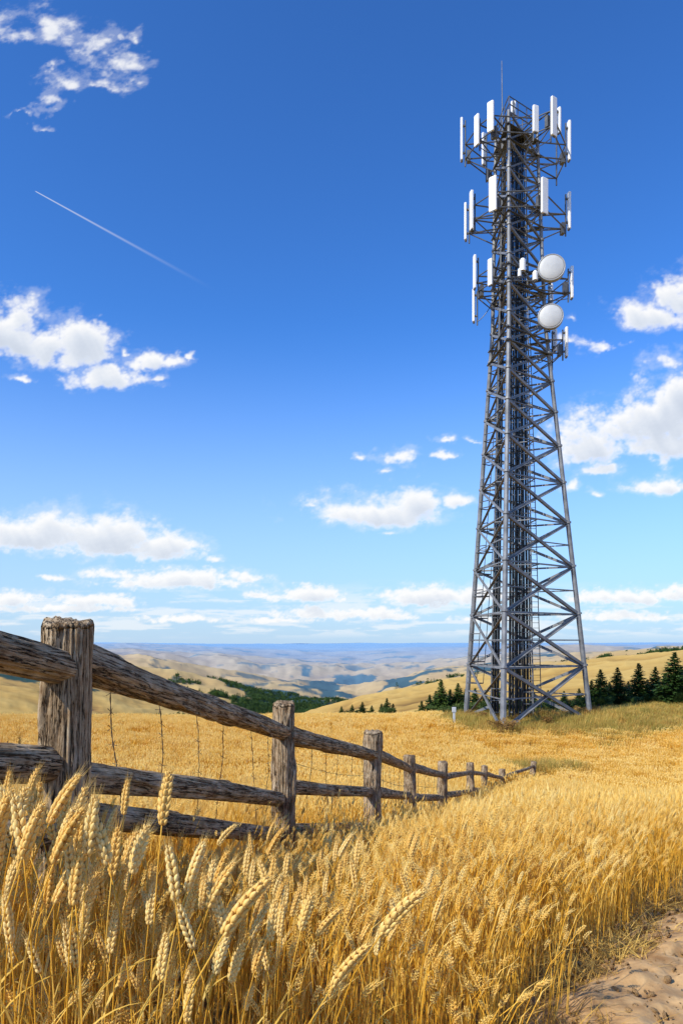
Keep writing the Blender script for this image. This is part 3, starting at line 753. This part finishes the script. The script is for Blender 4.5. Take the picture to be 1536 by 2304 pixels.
def dish(a,e,r,D=46.2):
    c=at(a,e,D);n=40;d=Vector((-.20,-1,.02)).normalized()
    s=d.cross(Vector((0,0,1))).normalized();t=s.cross(d)
    def lathe(prof):
        mb=MB()
        for (q,h) in prof:
            for i in range(n):
                th=2*math.pi*i/n;mb.v.append(tuple(c+(s*math.cos(th)+t*math.sin(th))*(r*max(q,.001))+d*h*r))
        for j in range(len(prof)-1):
            for i in range(n): mb.f.append((j*n+i,j*n+(i+1)%n,(j+1)*n+(i+1)%n,(j+1)*n+i))
        return mb
    o=part('microwave_dish',lathe([(.0,.15),(.3,.14),(.6,.10),(.85,.035),(.93,.0),(.93,-.02)]),M_WHITE2,tower,True)
    part('rim',lathe([(.93,.012),(.98,.03),(1.02,.012),(1.02,-.36),(.97,-.39),(.6,-.52),(.18,-.60),(.0,-.60)]),M_RIM,o,False)
    mb=MB();k=c-d*.6*r;lg=legp(2,c.z);mb.tube(k,k-d*.35,.16,.12,10);kk=k-d*.35
    mb.tube(kk,lg,.06,None,6);mb.tube(kk+Vector((0,0,-.7)),kk+Vector((0,0,.7)),.055,None,8);mb.tube(kk+Vector((0,0,-.6)),lg+Vector((0,0,-.6)),.05,None,6);mb.tube(kk+Vector((0,0,.6)),lg+Vector((0,0,.6)),.05,None,6)
    part('bracket',mb,M_DSTEEL,o)
dish(1240-768,1448-601,.86);dish(1238-768,1448-711,.80)
for (a,e,r,h) in((1175,598,.2,.7),(1203,622,.17,.5),(1168,615,.12,.4)):
    c=at(a-768,1448-e,46.3);mb=MB();mb.tube(c-Vector((0,0,h/2)),c+Vector((0,0,h/2)),r,r,14);mb.tube(c+Vector((0,0,h/2)),c+Vector((0,0,h/2+.12)),r,r*.5,14)
    o=part('radome',mb,M_WHITE);mb=MB();lg=legp(0,c.z);mb.tube(c-Vector((0,0,h/2+.1)),c-Vector((0,0,h/2)),r*.6,None,8);mb.tube(c-Vector((0,0,h/2+.05)),lg-Vector((0,0,.3)),.035,None,6);part('bracket',mb,M_DSTEEL,o)
g=gz(7.3,46.2);mb=MB();mb.box((0,0,.62),(.14,.14,1.25),None,.01);mb.box((0,-.02,1.12),(.26,.16,.34),None,.02);o=obj('marker_post',mb.mesh('marker_post',M_CAB),loc=(7.3,46.2,g),label='short grey marker post beside the tower',category='post')
# ------------------------------------------------------------------ trees
def conifer(seed,full=1.0,layers=28,near=True):
    rnd=random.Random(seed);tr=MB();cr=MB()
    tr.poly([(0,0,-.1),(.01,0,.3),(0,.01,.65),(0,0,.98)],[.028,.022,.012,.003],7)
    for i in range(layers):
        t=i/(layers-1);z=.03+.96*t;R=.30*full*(1-t)**.88*(1+.24*rnd.uniform(-1,1))+.010
        nb=rnd.randint(14,19) if near else 6
        for b in range(nb):
            th=rnd.uniform(0,6.283);L=R*rnd.uniform(.45,1.18);dz=-L*rnd.uniform(.05,.45)
            m=max(3,int(L/.020)) if near else 3
            tr_end=Vector((math.cos(th)*L,math.sin(th)*L,dz))
            if near and L>.06: tr.tube((0,0,z),Vector((0,0,z))+tr_end*.8,.004,.001,3,False)
            for j in range(m):
                q=(j+.6)/m;c=Vector((0,0,z))+tr_end*q+Vector((0,0,rnd.uniform(-.006,.01)+.03*q*q))
                for _ in range(2):
                    a=Vector((math.cos(th)+rnd.uniform(-.9,.9),math.sin(th)+rnd.uniform(-.9,.9),rnd.uniform(-.5,.35))).normalized()
                    sf=.55+.45*min(1,L/.1)
                    s=a.cross(Vector((rnd.uniform(-.5,.5),rnd.uniform(-.5,.5),1))).normalized();w=rnd.uniform(.012,.022)*(sf if near else 1.8);l=rnd.uniform(.03,.058)*(sf if near else 1.8)
                    k=len(cr.v);cr.v+=[tuple(c-s*w),tuple(c+s*w),tuple(c+a*l+s*w*.3),tuple(c+a*l-s*w*.3)];cr.f.append((k,k+1,k+2,k+3))
    return tr,cr
def broad(seed,mat,low=False):
    rnd=random.Random(seed);tr=MB();cr=MB();tr.poly([(0,0,-.1),(.02,0,.2),(0,.02,.45)],[.04,.03,.02],7)
    lobes=[]
    for i in range(13):
        th=rnd.uniform(0,6.28);r=rnd.uniform(.05,.38);lobes.append((Vector((r*math.cos(th),r*math.sin(th),rnd.uniform(.14,.82))),rnd.uniform(.13,.22)))
    for c,r in lobes:
        tr.poly([(0,0,.15),c*.6+Vector((0,0,.05)),c],[.018,.01,.004],4)
        for i in range(280 if not low else 120):
            d=Vector((rnd.gauss(0,1),rnd.gauss(0,1),rnd.gauss(0,1))).normalized();p=c+d*r*rnd.uniform(.55,1.1)
            if p.z<.01: continue
            a=Vector((rnd.gauss(0,1),rnd.gauss(0,1),rnd.gauss(0,1))).normalized();s=a.orthogonal().normalized();w=rnd.uniform(.016,.03)
            k=len(cr.v);cr.v+=[tuple(p-a*w),tuple(p+s*w),tuple(p+a*w),tuple(p-s*w)];cr.f.append((k,k+1,k+2,k+3))
    return tr,cr
CK=[]
for i in range(4):
    t,c=conifer(70+i,[1,.9,1.1,1.2][i]);CK.append((t.mesh('trunk',M_BARK),c.mesh('crown',M_NEEDLE)))
BK=[];
for i in range(3):
    t,c=broad(80+i,M_BROAD);BK.append((t.mesh('trunk',M_BARK),c.mesh('crown',M_BROAD)))
RK=[]
for i in range(2):
    t,c=broad(90+i,M_RUST,True);RK.append((t.mesh('trunk',M_BARK),c.mesh('crown',M_RUST)))
def tree(kind,px_,top,D,lab,wf=1.0,grp='',cat='tree'):
    x=(px_-768)/1600*D;g=gz(x,D);zt=(1448-top)/1600*D;h=max(.8,zt-g)
    tm,cm={'c':CK,'b':BK,'r':RK}[kind][random.randrange({'c':4,'b':3,'r':2}[kind])]
    nm={'c':'conifer_tree','b':'broadleaf_tree','r':'shrub'}[kind]
    e=bpy.data.objects.new(nm,None);COL.objects.link(e);e.location=(x,D,g);e.scale=(h*wf,h*wf,h);e.rotation_euler=(0,0,random.uniform(0,6.28))
    e['label']=lab;e['category']=cat;e['group']=grp
    for n_,m_ in(('trunk',tm),('crown',cm)):
        o=bpy.data.objects.new(n_,m_);o.parent=e;COL.objects.link(o)
cl='dark green conifer standing on the grassy slope'
for (p,t,D,w) in[(1350,1508,57,1.3),(1388,1504,56,1.3),(1436,1494,57,1.3),(1473,1502,58,1.2),(1516,1470,54,1.4),(1562,1482,55,1.4),(1412,1534,59,1.3),(1494,1516,57,1.3),(1330,1532,58,1.3),(1455,1530,59,1.3),(1540,1492,56,1.35),(1370,1536,59,1.3),
 (1030,1539,57,1.25),(992,1532,56,1.2),(966,1564,56,1.3),(1012,1552,57,1.3),(948,1578,56,1.3),(980,1556,58,1.2),(1047,1552,58,1.2),(1000,1562,57.5,1.3),
 (1090,1554,60,1.3),(1125,1550,61,1.3),(1232,1554,61,1.3),(1268,1556,60,1.3),(1302,1550,60,1.3),(1170,1556,61,1.3),(1068,1550,60,1.3),(1200,1558,60,1.3),(1105,1562,58,1.3),(1150,1560,59,1.3),
 (768,1590,58,1.4),(792,1586,59,1.3),(815,1580,58,1.3),(836,1588,58,1.3),(870,1572,58,1.4),(884,1584,58.5,1.4),(858,1584,58.5,1.4)]:
    tree('c',p,t,D,cl,w,grp='dark conifers beyond the tower')
bl='dark green rounded tree at the field edge'
for (p,t,D,w) in[(872,1590,57.6,1.2),(780,1598,58,1.3),(805,1596,58,1.3),(826,1598,58,1.3),(848,1602,58,1.3),(750,1606,58,1.2),(1040,1578,56,1.4),(1020,1584,55.5,1.4),(982,1586,55.5,1.4),(1075,1578,56,1.4),(1110,1576,56,1.4),(1146,1578,56,1.4),(1180,1576,56,1.4),(1215,1576,56,1.4),(1250,1576,56,1.4),(1285,1572,57,1.4),(1318,1566,56,1.4),(1458,1562,55,1.3),(1370,1566,55,1.3),(1340,1566,55,1.3),(1402,1566,56,1.3),(1430,1566,55,1.3),(1490,1558,55,1.3),(1530,1556,53,1.3),(1000,1588,55,1.3),(965,1592,55,1.3),(948,1598,55,1.3)]:
    tree('b',p,t,D,bl,w,grp='rounded trees at the field edge')
for (p,t,D,w) in[(1190,1598,47,1.4),(1215,1594,48,1.3),(1245,1596,49,1.4),(1270,1600,49,1.4),(1295,1592,50,1.3),(1155,1606,46,1.4),(1235,1606,45,1.3),(1120,1616,43,1.4),(1142,1614,42.6,1.4),(1060,1606,50,1.4),(1085,1608,48,1.4),(1316,1594,48.5,1.4),(1335,1592,49,1.4)]:
    tree('r',p,t,D,'rusty brown shrub growing at the tower base',w,grp='shrubs at the tower base',cat='shrub')
FK=[]
for i in range(3):
    t,c=conifer(170+i,1.4,9,False);FK.append(c.mesh('far',M_NEEDLE))
t,c=broad(190,M_BROAD,True);FK.append(c.mesh('far',M_NEEDLE))
CF=coll('far_trees',FK)
n=90000;D=np.exp(rng.uniform(math.log(430),math.log(2000),n));a=rng.uniform(-800,800,n);x=a/1600*D;y=D
w=woodmask(x,y);m=((w>.5)&(a>-480))|((rng.random(n)<.0015)&(a>-350));x,y,D=x[m],y[m],D[m]
if len(x)>15000: x,y,D=x[:15000],y[:15000],D[:15000]
h=rng.uniform(4.5,9,len(x))
scatter('woodland',np.stack([x,y,ground(x,y)-.2],1),np.stack([0*x,0*x,rng.uniform(0,6.28,len(x))],1),np.stack([h*1.1,h*1.1,h],1),rng.integers(0,4,len(x)),CF,label='dark woods scattered over the distant golden hills',category='woods')
# ------------------------------------------------------------------ clouds: emissive shell 36 km out, density and painted sun shading per vertex
CL=[(10,55,62,64,.66),(140,30,80,44,.60),(210,75,66,48,.62),(250,120,52,48,.58),(140,190,66,36,.62),(95,240,38,26,.56),(265,185,56,24,.46),(40,272,20,10,.44),(120,140,40,24,.46),(95,293,26,8,.36),(305,95,24,30,.36),
(30,745,85,60,1.1),(95,770,60,46,1.0),(178,775,72,52,1.1),(232,852,76,28,1.0),(345,818,60,24,.85),(45,843,32,12,.75),(425,808,20,11,.45),(350,855,26,10,.5),(285,798,16,12,.5),
(70,1200,150,42,1.05),(235,1205,110,48,1.05),(365,1228,80,32,1),(484,1258,26,10,.75),
(400,1303,145,22,1.05),(560,1296,50,14,.85),(250,1290,75,14,.85),(690,1337,85,18,1.05),(590,1338,40,11,.85),(120,1300,50,10,.6),
(845,1150,135,34,1.05),(925,1122,62,34,1.05),(790,1145,60,20,.85),(1025,1127,34,18,.95),(905,1022,52,24,.9),(862,1058,26,12,.75),(998,1025,32,10,.65),(1005,992,24,13,.6),(803,1025,20,10,.6),(870,1195,28,7,.45),(1060,990,26,10,.5),(700,1140,22,11,.4),
(1470,705,90,40,.84),(1530,665,65,50,.92),(1370,778,50,20,.55),(1505,812,55,34,.78),(1285,768,50,22,.6),(1292,718,20,10,.5),
(1440,945,130,52,.98),(1530,900,80,66,1.0),(1320,1000,100,52,.95),(1500,990,110,42,.98),(1355,1058,65,18,.8),(1500,1095,90,24,.85),(1285,1095,30,20,.7),(1345,1116,24,11,.6),(1640,940,120,60,1.0),(-120,760,90,50,.9),(1640,690,80,40,.8),
(970,1343,100,22,1.1),(1075,1338,65,24,1.0),(1330,1342,55,18,1.0),(1425,1345,70,18,1.05),(1530,1335,55,20,1.05),(30,1345,75,20,.95),(210,1350,95,16,.95),(780,1380,160,15,1.0),(880,1385,70,12,.9),(420,1390,120,12,.8),(1400,1385,150,12,.85),(140,1368,160,12,.85),(620,1395,120,9,.75),(1100,1392,120,9,.7)]
da=2.4
ga=np.arange(-960,960,da);ge=np.arange(3,1500,da)
GA,GE=np.meshgrid(ga,ge)
lowk=1-ss(90,420,GE)
hik=ss(1050,1200,GE)*ss(-380,-440,GA)
wx=(fbmr(GA/80,GE/62,5,301,.6)-.5)*(1-lowk)+(fbmr(GA/32,GE/20,5,321,.6)-.5)*lowk*.38
wy=(fbmr(GA/80+40,GE/62+9,5,305,.6)-.5)*(1-lowk)+(fbmr(GA/32+40,GE/20+9,5,325,.6)-.5)*lowk*.30
QA=GA+wx*(76+60*hik);QE=GE+wy*(54+50*hik)
Md=np.full(GA.shape,-9.)
for (cx,cy,ra,re,wt) in CL:
    ca,ce=cx-768,1448-cy;ra*=1.1;re*=1.25;ce-=re*.2
    m_=(np.abs(GA-ca)<ra*2.2+80)&(np.abs(GE-ce)<re*2.6+80)
    vx=(QA[m_]-ca)/ra;vy=(QE[m_]-ce)/re;vy=np.where(vy<0,vy*1.8,vy)
    Md[m_]=np.maximum(Md[m_],wt*.95-.95*np.sqrt(vx*vx+vy*vy))
def puff(sa,se,s): return .5*worley(GA/sa+wx*.8,GE/se+wy*.8,s)+.3*worley(GA/(sa*.45)+wx,GE/(se*.45)+wy,s+10)+.2*worley(GA/(sa*.2),GE/(se*.2),s+20)
pf=puff(44,36,7)*(1-lowk)+puff(20,13,207)*lowk
fb=fbmr(GA/60,GE/44,7,61,.62)*(1-lowk)+fbmr(GA/30,GE/16,6,161,.6)*lowk
fib=fbmr((GA+GE*.6)/90,(GE-GA*.3)/40,7,88,.62)
dens=Md+(1.3-.2*lowk)*(fb-.5)+(.75-.68*hik)*(pf-.52)+hik*1.8*(fib-.45)
tau=np.zeros_like(dens)
dpos=np.clip(dens,0,1.0)
for s_,w_ in((2,1.),(4,1.),(7,1.2),(11,1.4),(16,1.6)):
    dx,dy=int(round(.45*s_)),int(round(.9*s_))
    sh=np.zeros_like(dpos);sh[:-dy or None,dx:]=dpos[dy:,:-dx or None] if dx else dpos[dy:,:]
    tau+=w_*sh
lit=np.exp(-.31*tau*np.clip(dpos*2,0,1)*(1-.6*hik))
alpha=ss(-.20,.52+.30*hik,dens)*(.97-.10*hik)
wisp=ss(-.5,.0,dens)*.20*ss(.36,.62,fib)
bandd=ss(.48,.66,fbmr(GA/110,GE/12,6,44,.58))*ss(6,34,GE)*(1-ss(80,150,GE))*.55
alpha=np.clip(np.maximum(np.maximum(alpha,wisp),bandd),0,1)
lit=np.where(dens>-.2,lit,1)
Rr=36000.;dn=np.sqrt(GA**2+GE**2+1600**2)
Vc=np.stack([GA/dn*Rr,1600/dn*Rr,GE/dn*Rr],-1).reshape(-1,3)
r_,c_=GA.shape;i2,j2=np.meshgrid(np.arange(r_-1),np.arange(c_-1),indexing='ij')
Fc=np.stack([i2*c_+j2,i2*c_+j2+1,(i2+1)*c_+j2+1,(i2+1)*c_+j2],-1).reshape(-1,4)
af=alpha.ravel();keepf=(af[Fc].max(1)>.004);Fc=Fc[keepf]
used=np.unique(Fc);rem=-np.ones(len(Vc),dtype=np.int64);rem[used]=np.arange(len(used))
mc=gridmesh('sky_clouds',Vc[used],rem[Fc])
a1=mc.attributes.new('alpha','FLOAT','POINT');a1.data.foreach_set('value',af[used].astype(np.float32))
a1=mc.attributes.new('lit','FLOAT','POINT');a1.data.foreach_set('value',lit.ravel()[used].astype(np.float32))
mcm=bpy.data.materials.new('cloud_painted_light');mcm.use_nodes=True;nt=mcm.node_tree;nt.nodes.clear()
aa=N(nt,'ShaderNodeAttribute',attribute_name='alpha');ll=N(nt,'ShaderNodeAttribute',attribute_name='lit')
cr=ramp(nt,[(0,(.54,.61,.73)),(.35,(.77,.82,.90)),(.75,(1,1,1))]);nt.links.new(ll.outputs['Fac'],cr.inputs[0])
em=N(nt,'ShaderNodeEmission');nt.links.new(cr.outputs[0],em.inputs[0]);tr_=N(nt,'ShaderNodeBsdfTransparent')
mx=N(nt,'ShaderNodeMixShader');nt.links.new(aa.outputs['Fac'],mx.inputs[0]);nt.links.new(tr_.outputs[0],mx.inputs[1]);nt.links.new(em.outputs[0],mx.inputs[2])
oo=N(nt,'ShaderNodeOutputMaterial');nt.links.new(mx.outputs[0],oo.inputs[0])
try: mcm.cycles.emission_sampling='NONE'
except Exception as ex: print(ex)
mc.materials.append(mcm)
obj('sky',mc,kind='structure',label='scattered white cumulus clouds in the blue sky',category='sky')
# ------------------------------------------------------------------ world
SUNV=Vector((-.62,-.50,.70)).normalized()
el=math.asin(SUNV.z);rot=math.atan2(SUNV.x,SUNV.y)
w=bpy.data.worlds.new('World');scene.world=w;w.use_nodes=True;nt=w.node_tree;nt.nodes.clear()
sky=N(nt,'ShaderNodeTexSky');sky.sky_type='NISHITA';sky.sun_disc=False;sky.sun_elevation=el;sky.sun_rotation=rot;sky.air_density=1.0;sky.dust_density=.7;sky.ozone_density=2.0;sky.altitude=300
tint=vmath(nt,'MULTIPLY',sky.outputs[0],(.62,1.10,1.56))
gm=N(nt,'ShaderNodeGamma');gm.inputs[1].default_value=1.25;nt.links.new(tint,gm.inputs[0])
bg=N(nt,'ShaderNodeBackground');bg.inputs[1].default_value=.096;nt.links.new(gm.outputs[0],bg.inputs[0])
def smooth(v,a,b):
    m=N(nt,'ShaderNodeMapRange',interpolation_type='SMOOTHSTEP');m.inputs[1].default_value=a;m.inputs[2].default_value=b;nt.links.new(v,m.inputs[0]);return m.outputs[0]
tc=N(nt,'ShaderNodeTexCoord');sp=N(nt,'ShaderNodeSeparateXYZ');nt.links.new(tc.outputs['Generated'],sp.inputs[0])
yy=mmath(nt,'MAXIMUM',sp.outputs[1],.03);a=mmath(nt,'MULTIPLY',mmath(nt,'DIVIDE',sp.outputs[0],yy),1600.);e=mmath(nt,'MULTIPLY',mmath(nt,'DIVIDE',sp.outputs[2],yy),1600.)
cb=N(nt,'ShaderNodeCombineXYZ');nt.links.new(a,cb.inputs[0]);nt.links.new(e,cb.inputs[1]);P=cb.outputs[0]
rel=vmath(nt,'SUBTRACT',P,(-690,1019,0));tt=vmath(nt,'DOT_PRODUCT',rel,(.876,-.483,0));nn=mmath(nt,'ABSOLUTE',vmath(nt,'DOT_PRODUCT',rel,(.483,.876,0)))
wd=mmath(nt,'MULTIPLY_ADD',tt,.011,1.4);prof=mmath(nt,'SUBTRACT',1.,mmath(nt,'DIVIDE',nn,wd),clamp=True)
fade=mmath(nt,'MULTIPLY',smooth(tt,0.,6.),mmath(nt,'SUBTRACT',1.,smooth(tt,-200.,480.)))
al3=mmath(nt,'MULTIPLY',mmath(nt,'MULTIPLY',mmath(nt,'MULTIPLY',prof,fade),.8),smooth(sp.outputs[1],.05,.3))
el_=mmath(nt,'MULTIPLY',sp.outputs[2],1600.)
hz=mmath(nt,'MULTIPLY',mmath(nt,'SUBTRACT',1.,smooth(el_,-120.,680.)),.92)
b3=N(nt,'ShaderNodeBackground');b3.inputs[0].default_value=(.54,.70,.91,1);b3.inputs[1].default_value=1.0
m0=N(nt,'ShaderNodeMixShader');nt.links.new(hz,m0.inputs[0]);nt.links.new(bg.outputs[0],m0.inputs[1]);nt.links.new(b3.outputs[0],m0.inputs[2])
b2=N(nt,'ShaderNodeBackground');b2.inputs[0].default_value=(.95,.97,1,1);b2.inputs[1].default_value=1.0
mx=N(nt,'ShaderNodeMixShader');nt.links.new(al3,mx.inputs[0]);nt.links.new(m0.outputs[0],mx.inputs[1]);nt.links.new(b2.outputs[0],mx.inputs[2])
wo=N(nt,'ShaderNodeOutputWorld');nt.links.new(mx.outputs[0],wo.inputs[0])
L=bpy.data.lights.new('sun','SUN');L.energy=5.0;L.angle=math.radians(.5);L.color=(1,.93,.79);lo=bpy.data.objects.new('sun',L);COL.objects.link(lo)
lo.rotation_mode='QUATERNION';lo.rotation_quaternion=SUNV.to_track_quat('Z','Y');lo.location=(-20,-20,30)
cam=bpy.data.cameras.new('camera');co=bpy.data.objects.new('camera',cam);COL.objects.link(co);scene.camera=co
cam.sensor_fit='VERTICAL';cam.sensor_height=36;cam.lens=25;cam.shift_y=296/2304;cam.clip_start=.05;cam.clip_end=100000
co.location=(0,0,0);co.rotation_euler=(math.radians(90),0,0)
scene.view_settings.view_transform='Standard';scene.view_settings.look='None';scene.view_settings.exposure=0
print('stalks',NST,'wood trees',len(x),'cloud verts',len(used))
